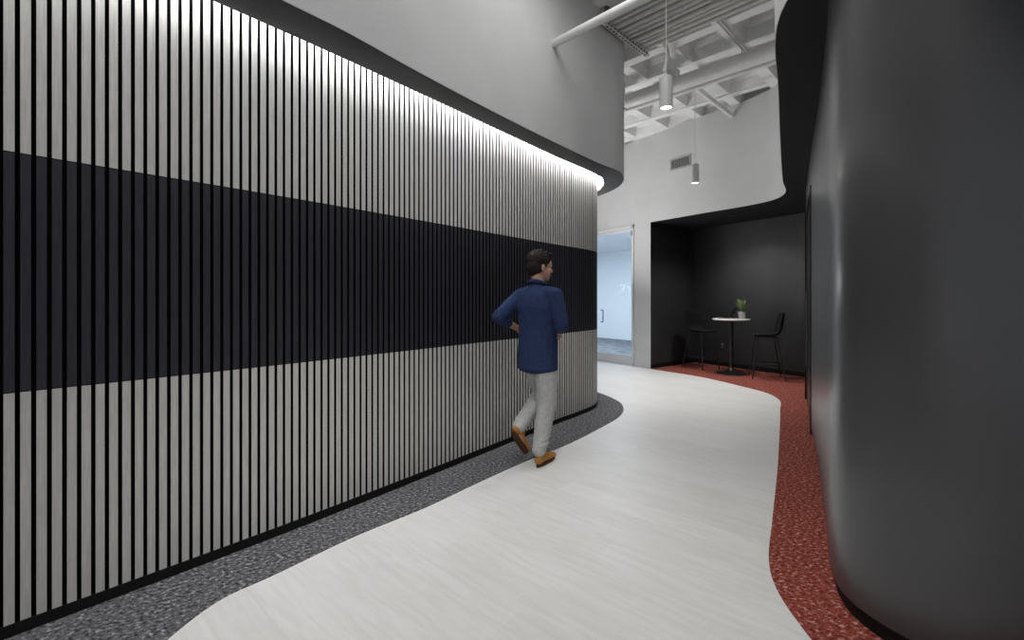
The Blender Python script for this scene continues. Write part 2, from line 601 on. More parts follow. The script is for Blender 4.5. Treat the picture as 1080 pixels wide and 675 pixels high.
# ------------------------------------------------------------------ black wall on the right
fine_r = resample(right_curve, step=0.03)
bm = bmesh.new()
strip_solid(bm, fine_r, offset(fine_r, 0.12), 0.075, SOF)
wall_right = struct(obj('wall_right', bm, M['wall_black'], angle=60), 'curved satin charcoal wall')
bm = bmesh.new()
strip_solid(bm, offset(fine_r, 0.018), offset(fine_r, 0.1), 0.0, 0.075)
struct(obj('baseboard_right', bm, M['base_black'], angle=60), 'black recessed baseboard under the charcoal wall')
# header over the black double door, then the return into the alcove
A = Vector((3.013, 4.583))
B = Vector((4.06, 6.29))
dw = (B - A).normalized()
nw = Vector((-dw.y, dw.x))            # towards the corridor
DH = 2.52
bm = bmesh.new()
a0, b0 = A + dw * 0.002, B
prism(bm, [a0, b0, b0 - nw * 0.14, a0 - nw * 0.14], DH, SOF)
struct(obj('wall_right_header', bm, M['wall_black'], smooth=False))
ret = cr([(4.06, 6.29), (4.36, 6.72), (4.80, 7.05), (5.08, 7.45), (5.13, 7.88), (4.98, 8.20), (4.80, 8.47), (4.50, 8.97), (4.20, 9.47), (3.90, 9.97)], 14)
retf = resample(ret, step=0.04)
bm = bmesh.new()
strip_solid(bm, retf, offset(retf, 0.12), 0.0, SOF + 0.02)
struct(obj('wall_alcove_back', bm, M['alcove'], angle=50), 'black alcove wall behind the bar table')
bm = bmesh.new()
strip_solid(bm, offset(retf, -0.012), offset(retf, -0.001), 0.004, 0.085)
struct(obj('baseboard_alcove', bm, M['base_black'], angle=50))

# black double door
frame = empty('door_1', (0, 0, 0))
struct(frame, 'black double door at the far end of the charcoal wall')
Rw = Matrix.Rotation(math.atan2(dw.y, dw.x), 3, 'Z')


def on_wall(s, d, z):
    p = A + dw * s + nw * d
    return Vector((p.x, p.y, z))


Ldoor = (B - A).length
bm = bmesh.new()
for s in (0.03, Ldoor - 0.03):
    box(bm, on_wall(s, -0.05, DH / 2), (0.05, 0.12, DH), Rw)
box(bm, on_wall(Ldoor / 2, -0.05, DH - 0.025), (Ldoor - 0.11, 0.12, 0.05), Rw)
struct(obj('door_frame', bm, M['door_black'], frame, smooth=False))
mid = 1.07
for s0, s1, hs in ((0.06, mid - 0.004, mid - 0.06), (mid + 0.004, Ldoor - 0.06, mid + 0.06)):
    bm = bmesh.new()
    box(bm, on_wall((s0 + s1) / 2, -0.03, DH / 2 - 0.02), (s1 - s0, 0.045, DH - 0.06), Rw, bevel=0.003)
    leaf = struct(obj('door_leaf', bm, M['door_black'], frame, smooth=False))
    bm = bmesh.new()
    tube(bm, [on_wall(hs, 0.012, 0.55), on_wall(hs, 0.012, 1.45)], 0.010, 10)
    for z in (0.65, 1.35):
        tube(bm, [on_wall(hs, 0.012, z), on_wall(hs, -0.008, z)], 0.006, 8)
    struct(obj('door_handle', bm, M['pull'], leaf), 'long vertical steel pull')

# right soffit (black) with its white fascia
bm = bmesh.new()
outl = [(p.x, p.y) for p in resample(right_edge, step=0.06)]
prism(bm, outl + [(6.5, -1.2), (6.5, 9.5), (4.6, 10.6), (3.93, 9.89)], SOF, SOF + 0.06)
struct(obj('trim_4', bm, M['soffit_black'], angle=40), 'black soffit with a curved edge over the alcove and charcoal wall')
fe = resample(right_edge, step=0.06)
bm = bmesh.new()
strip_solid(bm, offset(fe, 0.004), offset(fe, -0.12), SOF + 0.003, CEIL)
struct(obj('trim_5', bm, M['white'], angle=40), 'white curved bulkhead above the right soffit')

# ------------------------------------------------------------------ white back wall with the glass door
C = Vector((2.73, 8.97))
d = Vector((-0.6, 0.8))
n = Vector((0.8, 0.6))


def wp(t, k, z):
    p = C + d * t + n * k
    return Vector((p.x, p.y, z))


Rb = Matrix.Rotation(math.atan2(d.y, d.x), 3, 'Z')       # local x along d, local y = -n
T0, T1 = 0.40, 1.64
bm = bmesh.new()


def wseg(bm, t0, t1, k0, k1, z0, z1, mi=0):
    prism(bm, [wp(t0, k0, 0).xy, wp(t1, k0, 0).xy, wp(t1, k1, 0).xy, wp(t0, k1, 0).xy], z0, z1, mi)


wseg(bm, 0.0, T0, 0, 0.16, 0, CEIL)
wseg(bm, T1, 4.5, 0, 0.16, 0, CEIL)
wseg(bm, T0, T1, 0, 0.16, SOF + 0.005, CEIL)
wall_back = struct(obj('wall_back', bm, M['white'], smooth=False), 'white wall with the glass door')
bm = bmesh.new()
wseg(bm, 0.0, T0 - 0.01, -0.010, -0.0005, 0, 0.09)
wseg(bm, T1 + 0.01, 4.5, -0.010, -0.0005, 0, 0.09)
struct(obj('baseboard_back', bm, mat('white baseboard', (0.55, 0.55, 0.56), 0.5), smooth=False))
# side wall of the alcove (black), running away from the corner
bm = bmesh.new()
wseg(bm, -0.004, 0.06, 0.004, 1.53, 0.0, SOF + 0.02)
struct(obj('wall_alcove_side', bm, M['alcove'], smooth=False), 'black side wall of the alcove')
bm = bmesh.new()
wseg(bm, -0.015, -0.0045, 0.006, 1.50, 0.004, 0.085)
struct(obj('baseboard_alcove_side', bm, M['base_black'], smooth=False))

gd = empty('door_2')
struct(gd, 'tall glass door in a pale grey frame')
bm = bmesh.new()
wseg(bm, T0, T0 + 0.045, -0.02, 0.12, 0, SOF)
wseg(bm, T1 - 0.045, T1, -0.02, 0.12, 0, SOF)
wseg(bm, T0 + 0.045, T1 - 0.045, -0.02, 0.12, SOF - 0.055, SOF)
struct(obj('door_frame', bm, M['frame'], gd, smooth=False))
L0, L1 = T0 + 0.05, T1 - 0.05
bm = bmesh.new()
wseg(bm, L0, L1, 0.030, 0.045, 0.003, 0.20)
struct(obj('bottom_rail', bm, M['frame'], gd, smooth=False))
bm = bmesh.new()
wseg(bm, L0, L1, 0.030, 0.045, SOF - 0.115, SOF - 0.06)
struct(obj('top_rail', bm, M['frame'], gd, smooth=False))
bm = bmesh.new()
wseg(bm, L0 + 0.001, L1 - 0.001, 0.034, 0.042, 0.195, SOF - 0.11)
pane = struct(obj('glass_pane', bm, M['glass'], gd, smooth=False))
bm = bmesh.new()
hx = 1.325
tube(bm, [wp(hx, 0.040, 1.13), wp(hx, 0.085, 1.13), wp(hx, 0.105, 1.11), wp(hx, 0.105, 0.885), wp(hx, 0.085, 0.865), wp(hx, 0.040, 0.865)], 0.012, 10)
struct(obj('door_handle', bm, mat('dark steel', (0.10, 0.12, 0.15), 0.3, 0.8), gd), 'dark steel pull handle')
bm = bmesh.new()
box(bm, wp(T0 + 0.02, -0.035, SOF - 0.03), (0.05, 0.03, 0.06), Rb, bevel=0.004)
box(bm, wp(T0 + 0.045, -0.03, SOF - 0.16), (0.025, 0.025, 0.10), Rb, bevel=0.004)
struct(obj('door_hinge', bm, M['grille'], gd, smooth=False))
# frosted letters, read from inside the room: seen mirrored from the corridor
for ch, t in (('S', L0 + 0.27), ('Y', L0 + 0.095)):
    cu = bpy.data.curves.new('letter', 'FONT')
    cu.body = ch
    cu.size = 0.34
    cu.extrude = 0.001
    cu.align_x = 'CENTER'
    to = bpy.data.objects.new('letter', cu)
    COL.objects.link(to)
    bpy.context.view_layer.update()
    me = bpy.data.meshes.new_from_object(to.evaluated_get(bpy.context.evaluated_depsgraph_get()))
    bpy.data.objects.remove(to)
    me.materials.clear()
    me.materials.append(M['letter'])
    for v in me.vertices:
        # text x runs along +d, so from the corridor the writing is reversed
        v.co = wp(t + v.co.x, 0.032 + v.co.z, 1.45 + v.co.y)
    lo = bpy.data.objects.new('frosted_letter', me)
    COL.objects.link(lo)
    lo.parent = pane
    lo['kind'] = 'structure'

# bright room behind the glass
bm = bmesh.new()
wseg(bm, 0.25, 6.5, 0.17, 4.75, 0.001, 0.005)
struct(obj('floor_beyond_glass', bm, M['room_carpet'], smooth=False), 'blue grey carpet in the room behind the glass door')
bm = bmesh.new()
wseg(bm, 0.25, 6.5, 4.62, 4.74, 0, 3.0)
wseg(bm, 6.4, 6.5, 0.17, 4.62, 0, 3.0)
wseg(bm, 0.10, 0.25, 0.17, 4.74, 0, 3.0)
struct(obj('wall_beyond_glass', bm, M['room_white'], smooth=False), 'white wall of the room behind the glass door')
bm = bmesh.new()
wseg(bm, 0.10, 6.5, 0.17, 4.74, 3.0, 3.08)
struct(obj('ceiling_beyond_glass', bm, M['room_white'], smooth=False))
lp = wp(4.2, 0.95, 2.95)
ro = light('room_light', 'AREA', lp, ROOM_W, (0.87, 0.935, 1.0), shape='RECTANGLE', size=2.6, size_y=1.3)
ro.rotation_euler = (0, 0, math.atan2(d.y, d.x))
rd = light('door_letter_fill', 'AREA', wp(1.0, 0.48, 2.95), 45, (0.90, 0.95, 1.0), shape='RECTANGLE', size=1.0, size_y=0.4)  # extra fill added over the door to light the frosted letters from behind
rd.rotation_euler = (0, 0, math.atan2(d.y, d.x))

# ------------------------------------------------------------------ waffle ceiling
bm = bmesh.new()
R45 = Matrix.Rotation(math.radians(45), 3, 'Z')
box(bm, (2.0, 4.5, CEIL + 0.295), (20, 22, 0.2))


def rib(bm, c0, along):
    """tapered rib; along = 0 runs along (1,1) at x-y = c0, 1 runs along (1,-1) at x+y = c0"""
    if along == 0:
        base = Vector((c0 / 2, -c0 / 2, 0))
        u = Vector((1, 1, 0)).normalized()
        mid_s = (2.0 + 4.5) / math.sqrt(2)
    else:
        base = Vector((c0 / 2, c0 / 2, 0))
        u = Vector((1, -1, 0)).normalized()
        mid_s = (2.0 - 4.5) / math.sqrt(2)
    w = Vector((-u.y, u.x, 0))
    zb = CEIL - 0.003 * along
    pr = [(-0.075, zb), (0.075, zb), (0.085, zb + 0.03), (0.11, zb + 0.15), (0.17, CEIL + 0.2), (-0.17, CEIL + 0.2), (-0.11, zb + 0.15), (-0.085, zb + 0.03)]
    e = []
    for s in (mid_s - 9, mid_s + 9):
        e.append([bm.verts.new(base + u * s + w * a + Vector((0, 0, z))) for a, z in pr])
    for k in range(8):
        j = (k + 1) % 8
        bm.faces.new((e[0][k], e[0][j], e[1][j], e[1][k]))
    bm.faces.new(e[0][::-1])
    bm.faces.new(e[1])


for k in range(-8, 13):
    rib(bm, -2.9 - 0.95 * k, 0)
for k in range(-10, 10):
    rib(bm, 8.78 + 0.95 * k, 1)
struct(obj('ceiling', bm, M['ceiling'], smooth=False), 'white painted concrete waffle ceiling')

U = Vector((1, -1, 0)).normalized()      # pipes run mostly along this
Vv = Vector((1, 1, 0)).normalized()


def pipe(name, pts, r, label, cat='pipe', m='pipe', n=16, group=None):
    bm = bmesh.new()
    tube(bm, pts, r, n)
    return tag(obj(name, bm, M[m]), label, cat, group)


p0 = Vector((1.69, 6.76, 4.30))
big = pipe('ceiling_duct', [p0 - U * 0.9, p0 + U * 4.2], 0.098, 'thick white pipe crossing under the waffle ceiling behind the pendant', m='pipe', n=28)
q0 = Vector((1.72, 6.93, 4.23))
pipe('ceiling_pipe', [q0 - U * 0.6, q0 + U * 4.0], 0.030, 'slim white pipe running just behind the thick ceiling pipe')
# clamps on the thick pipe
for s, nm in ((2.05, 'white ring hanger on the ceiling pipes nearest the black soffit'), (-0.02, 'ring hanger with a drop rod beside the grey bulkhead end')):
    root = empty('pipe_hanger', p0 + U * s)
    tag(root, nm, 'pipe hanger', 'pipe hangers under the ceiling')
    bm = bmesh.new()
    ring = []
    for k in range(25):
        a = 2 * math.pi * k / 24
        ring.append(Vv * math.cos(a) * 0.112 + Vector((0, 0, math.sin(a) * 0.112)))
    tube(bm, ring, 0.012, 8, cap=False)
    obj('ring', bm, M['pipe'], root)
    bm = bmesh.new()
    tube(bm, [(0, 0, 0.105), (0, 0, CEIL + 0.3 - 4.30)], 0.010, 8)
    obj('drop_rod', bm, M['galv'], root)
c0 = Vector((2.06, 8.23, 4.505))
pipe('ceiling_conduit', [c0 - U * 0.9, c0 + U * 2.3], 0.016, 'thin white conduit along the top of the far white wall', 'conduit')
s0 = Vector((2.45, 6.36, 4.42))
pipe('sprinkler_pipe', [s0 - Vv * 0.02, s0 + Vv * 1.95], 0.036, 'white pipe sloping towards the far wall and ending in it')
w0 = Vector((0.365, 4.40, 3.82))
pipe('bulkhead_pipe', [w0, w0 + U * 3.0], 0.040, 'thick white pipe coming out of the left bulkhead near the top edge')
# strut channel with a bundle of conduits on it
k0 = Vector((1.03, 5.03, 4.42))
strut = empty('strut_channel', k0)
tag(strut, 'perforated steel strut carrying the conduit bundle beside the left bulkhead', 'strut')
Rs = Matrix.Rotation(math.radians(45), 3, 'Z')
bm = bmesh.new()
box(bm, Vv * 0.44, (1.0, 0.045, 0.045), Rs)
obj('channel', bm, M['galv'], strut, smooth=False)
bm = bmesh.new()
for k in range(14):
    box(bm, Vv * (0.04 + k * 0.064) + U * 0.022, (0.036, 0.004, 0.016), Rs)
    box(bm, Vv * (0.04 + k * 0.064) - Vector((0, 0, 0.0222)), (0.036, 0.016, 0.003), Rs)
obj('slot_row', bm, M['hole'], strut, smooth=False)
for s in (-0.04, 0.92):
    bm = bmesh.new()
    tube(bm, [Vv * s + Vector((0, 0, 0.0225)), Vv * s + Vector((0, 0, 0.172))], 0.007, 8)
    obj('drop_rod', bm, M['galv'], strut)
names = ['outermost conduit of the bundle on the perforated strut', 'second conduit from the outer end of the strut', 'third conduit from the outer end of the strut',
         'fourth conduit from the outer end of the strut', 'fifth conduit from the outer end of the strut', 'fifth conduit from the bulkhead end of the strut',
         'fourth conduit from the bulkhead end of the strut', 'third conduit from the bulkhead end of the strut', 'second conduit from the bulkhead end of the strut',
         'innermost conduit of the bundle beside the left bulkhead']
for k in range(10):
    s = (0.855, 0.775, 0.685, 0.605, 0.50, 0.425, 0.33, 0.235, 0.13, 0.035)[k]
    r = (0.022, 0.036, 0.024, 0.032, 0.024, 0.036, 0.026, 0.038, 0.024, 0.034)[k]
    b0 = k0 + Vv * s + Vector((0, 0, 0.0235 + r + 0.004 * (k % 3)))
    bm = bmesh.new()
    tube(bm, [b0 - U * (0.05 + 0.02 * (k % 3)), b0 + U * 3.2], r, 14)
    cd = tag(obj('electrical_conduit', bm, M['galv']), 'pale steel ' + names[k], 'conduit', 'conduits on the strut')
# strut rail on a rib
r0 = Vector((2.36, 5.22, CEIL - 0.022))
bm = bmesh.new()
box(bm, r0 + Vv * 0.5 + Vector((0, 0, 0.010)), (1.05, 0.042, 0.024), R45)
for sgn in (-1, 1):
    box(bm, r0 + Vv * 0.5 + U * sgn * 0.017 - Vector((0, 0, 0.010)), (1.05, 0.008, 0.02), R45)
tag(obj('strut_rail', bm, M['pipe'], smooth=False), 'white double rail fixed under a rib of the waffle ceiling', 'rail')
# flexible conduit
bm = bmesh.new()
fx = []
for k in range(40):
    f = k / 39
    p = Vector((1.84, 5.62, 4.585)).lerp(Vector((2.155, 6.195, 4.47)), f)
    p.z += -0.09 * math.sin(math.pi * f)
    p += U * 0.05 * math.sin(2 * math.pi * f)
    fx.append(p)
tube(bm, fx, [0.022 + 0.004 * (k % 2) for k in range(40)], 10)
tag(obj('flexible_conduit', bm, M['galv']), 'grey ribbed flexible conduit hanging from the ceiling above the pendant', 'conduit')
bm = bmesh.new()
box(bm, (2.22, 6.26, 4.47), (0.13, 0.13, 0.10), R45, bevel=0.008)
tag(obj('junction_box', bm, M['pipe'], smooth=False), 'small white junction box where the flexible conduit ends', 'junction box')
# thin hanging rods
for (x, y, zz, lb) in ((2.93, 5.80, 4.05, 'thin rod hanging beside the sloping pipe'), ):
    pipe('hanging_rod', [(x, y, CEIL + 0.3), (x, y, 4.22)], 0.007, lb, 'rod', 'galv', 8)

# ------------------------------------------------------------------ pendants


def pendant(x, y, zb, top, label, power):
    root = empty('pendant_light', (x, y, zb))
    tag(root, label, 'pendant light', 'white cylinder pendants')
    bm = bmesh.new()
    lathe(bm, [(0.052, 0.012), (0.055, 0.0), (0.060, 0.0), (0.060, 0.284), (0.057, 0.29), (0.012, 0.29), (0.012, 0.325), (0, 0.325)], 36)
    obj('shade', bm, M['lamp_white'], root)
    bm = bmesh.new()
    lathe(bm, [(0, 0.006), (0.0515, 0.006), (0.0515, 0.011), (0, 0.011)], 32)
    obj('lens', bm, M['lens'], root)
    bm = bmesh.new()
    tube(bm, [(0, 0, 0.32), (0, 0, top - zb)], 0.0045, 8)
    obj('cable', bm, M['galv'], root)
    L = light('pendant_spot', 'SPOT', (0, 0, -0.015), power, (1.0, 0.98, 0.95), spot_size=math.radians(95), spot_blend=0.9, shadow_soft_size=0.05)
    L.parent = root
    return root


pendant(1.456, 4.30, 3.175, CEIL + 0.3, 'white cylinder pendant light nearest the viewer, below the thick ceiling pipe', PENDANT_W * 0.6)
pendant(2.855, 7.10, 3.18, CEIL + 0.3, 'smaller looking white cylinder pendant beside the wall vent', PENDANT_W * 1.9)
light('near_pendant_spot', 'SPOT', (0.05, 1.75, 3.165), PENDANT_W * 1.15, (1.0, 0.98, 0.95), spot_size=math.radians(95), spot_blend=0.9, shadow_soft_size=0.05)

# ------------------------------------------------------------------ vent grille on the white bulkhead
pa = Vector((2.99, 8.585))
pb = Vector((3.245, 8.20))
dv = (pb - pa).normalized()
nv = Vector((-dv.y, dv.x)) * -1
ctr = nearest((pa + pb) / 2, resample(right_edge, count=900))
Rv = Matrix.Rotation(math.atan2(dv.y, dv.x), 3, 'Z')
face = Vector((ctr.x, ctr.y, 3.885))
vent = empty('air_vent', face + Vector((nv.x, nv.y, 0)) * 0.004)
vent.rotation_euler = (0, 0, math.atan2(dv.y, dv.x))
tag(vent, 'grey louvred air vent grille on the white bulkhead beside a pendant', 'vent')
VW, VH = 0.44, 0.21
bm = bmesh.new()
for s in (-1, 1):
    box(bm, (s * (VW / 2 - 0.012), -0.008, 0), (0.024, 0.016, VH))
    box(bm, (0, -0.008, s * (VH / 2 - 0.012)), (VW - 0.048, 0.016, 0.024))
obj('frame', bm, M['grille'], vent, smooth=False)
bm = bmesh.new()
box(bm, (0, -0.001, 0), (VW - 0.04, 0.002, VH - 0.04))
obj('backing', bm, M['vent_dark'], vent, smooth=False)
bm = bmesh.new()
for k in range(7):
    box(bm, (0, -0.008, -0.07 + k * 0.0233), (VW - 0.048, 0.014, 0.003), Matrix.Rotation(math.radians(35), 3, 'X'))
for k in range(9):
    box(bm, (-0.168 + k * 0.042, -0.011, 0), (0.004, 0.004, VH - 0.048))
obj('louvres', bm, M['grille'], vent, smooth=False)

# recessed downlight in the alcove soffit
dl = empty('downlight', (3.95, 8.20, SOF))
tag(dl, 'small recessed downlight in the black soffit over the bar table', 'downlight')
bm = bmesh.new()
lathe(bm, [(0.040, -0.004), (0.055, -0.006), (0.062, -0.001), (0.062, 0.0), (0.040, 0.0)], 28)
obj('trim_ring', bm, M['black_metal'], dl)
bm = bmesh.new()
lathe(bm, [(0, -0.003), (0.040, -0.003), (0.040, -0.0005), (0, -0.0005)], 24)
obj('lens', bm, M['lens_bright'], dl)
L = light('downlight_spot', 'SPOT', (0, 0, -0.02), ALCOVE_W, (1.0, 0.98, 0.95), spot_size=math.radians(135), spot_blend=0.8, shadow_soft_size=0.04)
L.parent = dl

# outlet on the alcove wall
od = Vector((0.515, -0.857))
on_ = Vector((-0.857, -0.515))
op = nearest(Vector((4.30, 9.30)), resample(ret, count=1200))
outlet = empty('wall_outlet', (op.x + on_.x * 0.002, op.y + on_.y * 0.002, 0.42))
outlet.rotation_euler = (0, 0, math.atan2(od.y, od.x))
tag(outlet, 'grey double power outlet on the black alcove wall beside the left stool', 'outlet')
bm = bmesh.new()
box(bm, (0, -0.004, 0), (0.075, 0.008, 0.118), bevel=0.003)
obj('plate', bm, mat('black outlet plate', (0.03, 0.03, 0.03), 0.4), outlet)
for s in (-1, 1):
    bm = bmesh.new()
    box(bm, (0, -0.009, s * 0.029), (0.038, 0.004, 0.040), bevel=0.0015)
    obj('socket', bm, M['outlet'], outlet)

# ------------------------------------------------------------------ bar table
TX, TY, TH = 4.035, 8.38, 1.012
tb = empty('bar_table', (TX, TY, 0.004))
tag(tb, 'round white bar table on a black pedestal between two black stools', 'table')
bm = bmesh.new()
h = TH - 0.004
lathe(bm, [(0, h - 0.028), (0.310, h - 0.028), (0.318, h - 0.022), (0.320, h - 0.014), (0.318, h - 0.005), (0.312, h), (0, h)], 64)
obj('tabletop', bm, M['table_white'], tb)
bm = bmesh.new()
lathe(bm, [(0, 0.03), (0.036, 0.03), (0.036, h - 0.045), (0.11, h - 0.042), (0.11, h - 0.0285), (0, h - 0.0285)], 28)
obj('column', bm, M['black_metal'], tb)
bm = bmesh.new()
lathe(bm, [(0, 0), (0.265, 0), (0.268, 0.006), (0.255, 0.014), (0.18, 0.026), (0.10, 0.045), (0.06, 0.075), (0.042, 0.115), (0, 0.115)], 48)
obj('base', bm, M['black_metal'], tb)

# ------------------------------------------------------------------ stools


def build_stool(loc, rz, label):
    root = empty('bar_stool', loc, rz)          # faces local +y
    tag(root, label, 'bar stool', 'black bar stools in the alcove')
    # shell: profile from the front edge over the seat and up the back
    prof = [(0.225, 0.735), (0.215, 0.755), (0.16, 0.764), (0.05, 0.760), (-0.06, 0.760), (-0.135, 0.768), (-0.175, 0.795), (-0.198, 0.85),
            (-0.214, 0.93), (-0.228, 1.02), (-0.240, 1.10), (-0.246, 1.135)]
    wid = [0.185, 0.20, 0.215, 0.225, 0.228, 0.228, 0.226, 0.223, 0.218, 0.210, 0.185, 0.155]
    dish = [0, 0, 0.006, 0.012, 0.018, 0.026, 0.036, 0.042, 0.044, 0.042, 0.036, 0.03]
    bm = bmesh.new()
    rows_t, rows_b = [], []
    th = 0.034
    m = 11
    for i, ((y, z), w, dd) in enumerate(zip(prof, wid, dish)):
        a = Vector(prof[max(0, i - 1)])
        b = Vector(prof[min(len(prof) - 1, i + 1)])
        t = (b - a).normalized()
        nn = Vector((t.y, -t.x))
        if nn.y < 0 and i < 6:
            nn = -nn
        if i >= 6 and nn.x < 0:
            nn = -nn
        rt, rb = [], []
        for k in range(m):
            x = -1 + 2 * k / (m - 1)
            cc = dd * x * x
            edge = th * (0.5 if abs(x) > 0.99 else 1.0)
            yt, zt = y + nn.x * cc, z + nn.y * cc
            rt.append(bm.verts.new((x * w, yt, zt)))
            rb.append(bm.verts.new((x * w, yt - nn.x * edge, zt - nn.y * edge)))
        rows_t.append(rt)
        rows_b.append(rb)
    for i in range(len(prof) - 1):
        for k in range(m - 1):
            bm.faces.new((rows_t[i][k], rows_t[i][k + 1], rows_t[i + 1][k + 1], rows_t[i + 1][k]))
            bm.faces.new((rows_b[i][k], rows_b[i + 1][k], rows_b[i + 1][k + 1], rows_b[i][k + 1]))
        for k in (0, m - 1):
            bm.faces.new((rows_t[i][k], rows_t[i + 1][k], rows_b[i + 1][k], rows_b[i][k]))
    for i in (0, len(prof) - 1):
        for k in range(m - 1):
            bm.faces.new((rows_t[i][k], rows_b[i][k], rows_b[i][k + 1], rows_t[i][k + 1]))
    o = obj('seat_shell', bm, M['black_seat'], root, angle=70)
    sub = o.modifiers.new('subsurf', 'SUBSURF')
    sub.levels = sub.render_levels = 1
    top = {(-1, 1): (-0.15, 0.15), (1, 1): (0.15, 0.15), (-1, -1): (-0.15, -0.13), (1, -1): (0.15, -0.13)}
    foot = {(-1, 1): (-0.235, 0.245), (1, 1): (0.235, 0.245), (-1, -1): (-0.235, -0.255), (1, -1): (0.235, -0.255)}
    zt = 0.722
    for s in top:
        bm = bmesh.new()
        tube(bm, [(*top[s], zt), (*foot[s], 0.0)], 0.0105, 12)
        obj('leg', bm, M['black_metal'], root)

    def at(s, z):
        f = 1 - z / zt
        return Vector((top[s][0] + (foot[s][0] - top[s][0]) * f, top[s][1] + (foot[s][1] - top[s][1]) * f, z))
    bm = bmesh.new()
    loop = [(-1, 1), (1, 1), (1, -1), (-1, -1)]
    for i in range(4):
        tube(bm, [at(loop[i], 0.25), at(loop[(i + 1) % 4], 0.25)], 0.008, 10)
    obj('footrest', bm, M['black_metal'], root)
    bm = bmesh.new()
    for i in range(4):
        tube(bm, [at(loop[i], zt - 0.002), at(loop[(i + 1) % 4], zt - 0.002)], 0.0095, 10)
    obj('seat_frame', bm, M['black_metal'], root)
    return root


def face_rz(frm, to):
    v = Vector(to) - Vector(frm)
    return math.atan2(v.y, v.x) - math.pi / 2


build_stool((3.735, 9.0, 0.004), face_rz((3.735, 9.0), (TX, TY)), 'black bar stool left of the round table, its back to the alcove side wall')
build_stool((4.41, 7.89, 0.004), face_rz((4.41, 7.89), (3.81, 8.12)), 'black bar stool right of the round table, beside the black double door')

# ------------------------------------------------------------------ laptop
lt = empty('laptop', (3.94, 8.44, TH), math.radians(-109))
tag(lt, 'open dark laptop on the round table in front of the plant pot', 'laptop')
# local +y points away from the user on the left stool
bm = bmesh.new()
box(bm, (0, 0, 0.008), (0.31, 0.215, 0.016), bevel=0.004)
lb = obj('base', bm, M['alu'], lt)
bm = bmesh.new()
for r in range(5):
    for c in range(12):
        box(bm, (-0.127 + c * 0.0231, 0.075 - r * 0.022, 0.0168), (0.019, 0.018, 0.0016))
obj('keyboard', bm, M['hole'], lb, smooth=False)
Rt = Matrix.Rotation(math.radians(-24), 3, 'X')
bm = bmesh.new()
box(bm, Vector((0, 0.108, 0.014)) + Rt @ Vector((0, 0, 0.105)), (0.31, 0.009, 0.21), Rt, bevel=0.003)
sc = obj('lid', bm, M['black_metal'], lt)
bm = bmesh.new()
box(bm, Vector((0, 0.108, 0.014)) + Rt @ Vector((0, -0.0052, 0.107)), (0.29, 0.001, 0.18), Rt)
obj('screen', bm, M['screen'], sc, smooth=False)

# ------------------------------------------------------------------ potted plant
pt = empty('potted_plant', (4.195, 8.325, TH))
tag(pt, 'green leafy plant in a pale grey pot on the round table', 'plant')
bm = bmesh.new()
lathe(bm, [(0, 0), (0.060, 0), (0.066, 0.004), (0.080, 0.128), (0.080, 0.132), (0.072, 0.132), (0.069, 0.11), (0, 0.11)], 40)
obj('pot', bm, M['pot'], pt)
bm = bmesh.new()
lathe(bm, [(0, 0.1105), (0.068, 0.1105), (0.05, 0.118), (0, 0.121)], 24)
obj('soil', bm, M['soil'], pt)
rnd = random.Random(5)
spec = [(-160, 22, 0.27), (-140, 10, 0.20), (160, 35, 0.22), (-20, 6, 0.27), (10, 24, 0.24), (-50, 60, 0.20), (90, 15, 0.25), (-100, 14, 0.17),
        (-90, 30, 0.20), (200, 48, 0.18), (40, 40, 0.19), (-70, 5, 0.22), (130, 20, 0.21)]
for az, lean, ln in spec:
    az, lean = math.radians(az), math.radians(lean)
    out = Vector((math.cos(az), math.sin(az), 0))
    side = Vector((-out.y, out.x, 0))
    bm = bmesh.new()
    K = 9
    rows = []
    base = out * 0.02 + Vector((0, 0, 0.112))
    pos = base.copy()
    for k in range(K):
        f = k / (K - 1)
        a = lean * (0.35 + 0.9 * f)
        dirv = out * math.sin(a) + Vector((0, 0, math.cos(a)))
        nrm = out * math.cos(a) - Vector((0, 0, math.sin(a)))
        w = 0.006 + 0.030 * math.sin(math.pi * min(1, max(0, (f - 0.22) / 0.78)) ** 0.85) if f > 0.22 else 0.005
        if k == K - 1:
            w = 0.0015
        rows.append([pos + side * x * w + nrm * (-abs(x) * w * 0.35) + nrm * off for off in (0.001, -0.001) for x in (-1, -0.5, 0, 0.5, 1)])
        pos = pos + dirv * (ln / (K - 1))
    vv = [[bm.verts.new(p) for p in r] for r in rows]
    for a, b in zip(vv, vv[1:]):
        for k in range(4):
            bm.faces.new((a[k], a[k + 1], b[k + 1], b[k]))
            bm.faces.new((a[5 + k], b[5 + k], b[6 + k], a[6 + k]))
        bm.faces.new((a[0], b[0], b[5], a[5]))
        bm.faces.new((a[4], a[9], b[9], b[4]))
    obj('leaf', bm, M['leaf'], pt, angle=60)

# ------------------------------------------------------------------ walking person


def ico(bm, c, r, R=None, sub=2):
    rr = r if isinstance(r, (tuple, list)) else (r, r, r)
    mtx = Matrix.Translation(Vector(c)) @ (R.to_4x4() if R is not None else Matrix.Identity(4)) @ Matrix.Diagonal((*rr, 1))
    bmesh.ops.create_icosphere(bm, subdivisions=sub, radius=1.0, matrix=mtx)


def limb(bm, pts, dens=0.3, sub=2):
    """pts: list of (pos, radius or (rx, ry, rz))"""
    for (p, r), (q, s) in zip(pts, pts[1:]):
        p, q = Vector(p), Vector(q)
        r3 = Vector(r) if isinstance(r, (tuple, list)) else Vector((r, r, r))
        s3 = Vector(s) if isinstance(s, (tuple, list)) else Vector((s, s, s))
        step = max(0.002, dens * min(min(r3), min(s3)))
        k = max(2, int((q - p).length / step))
        for i in range(k + 1):
            f = i / k
            ico(bm, p.lerp(q, f), tuple(r3.lerp(s3, f)), None, sub)


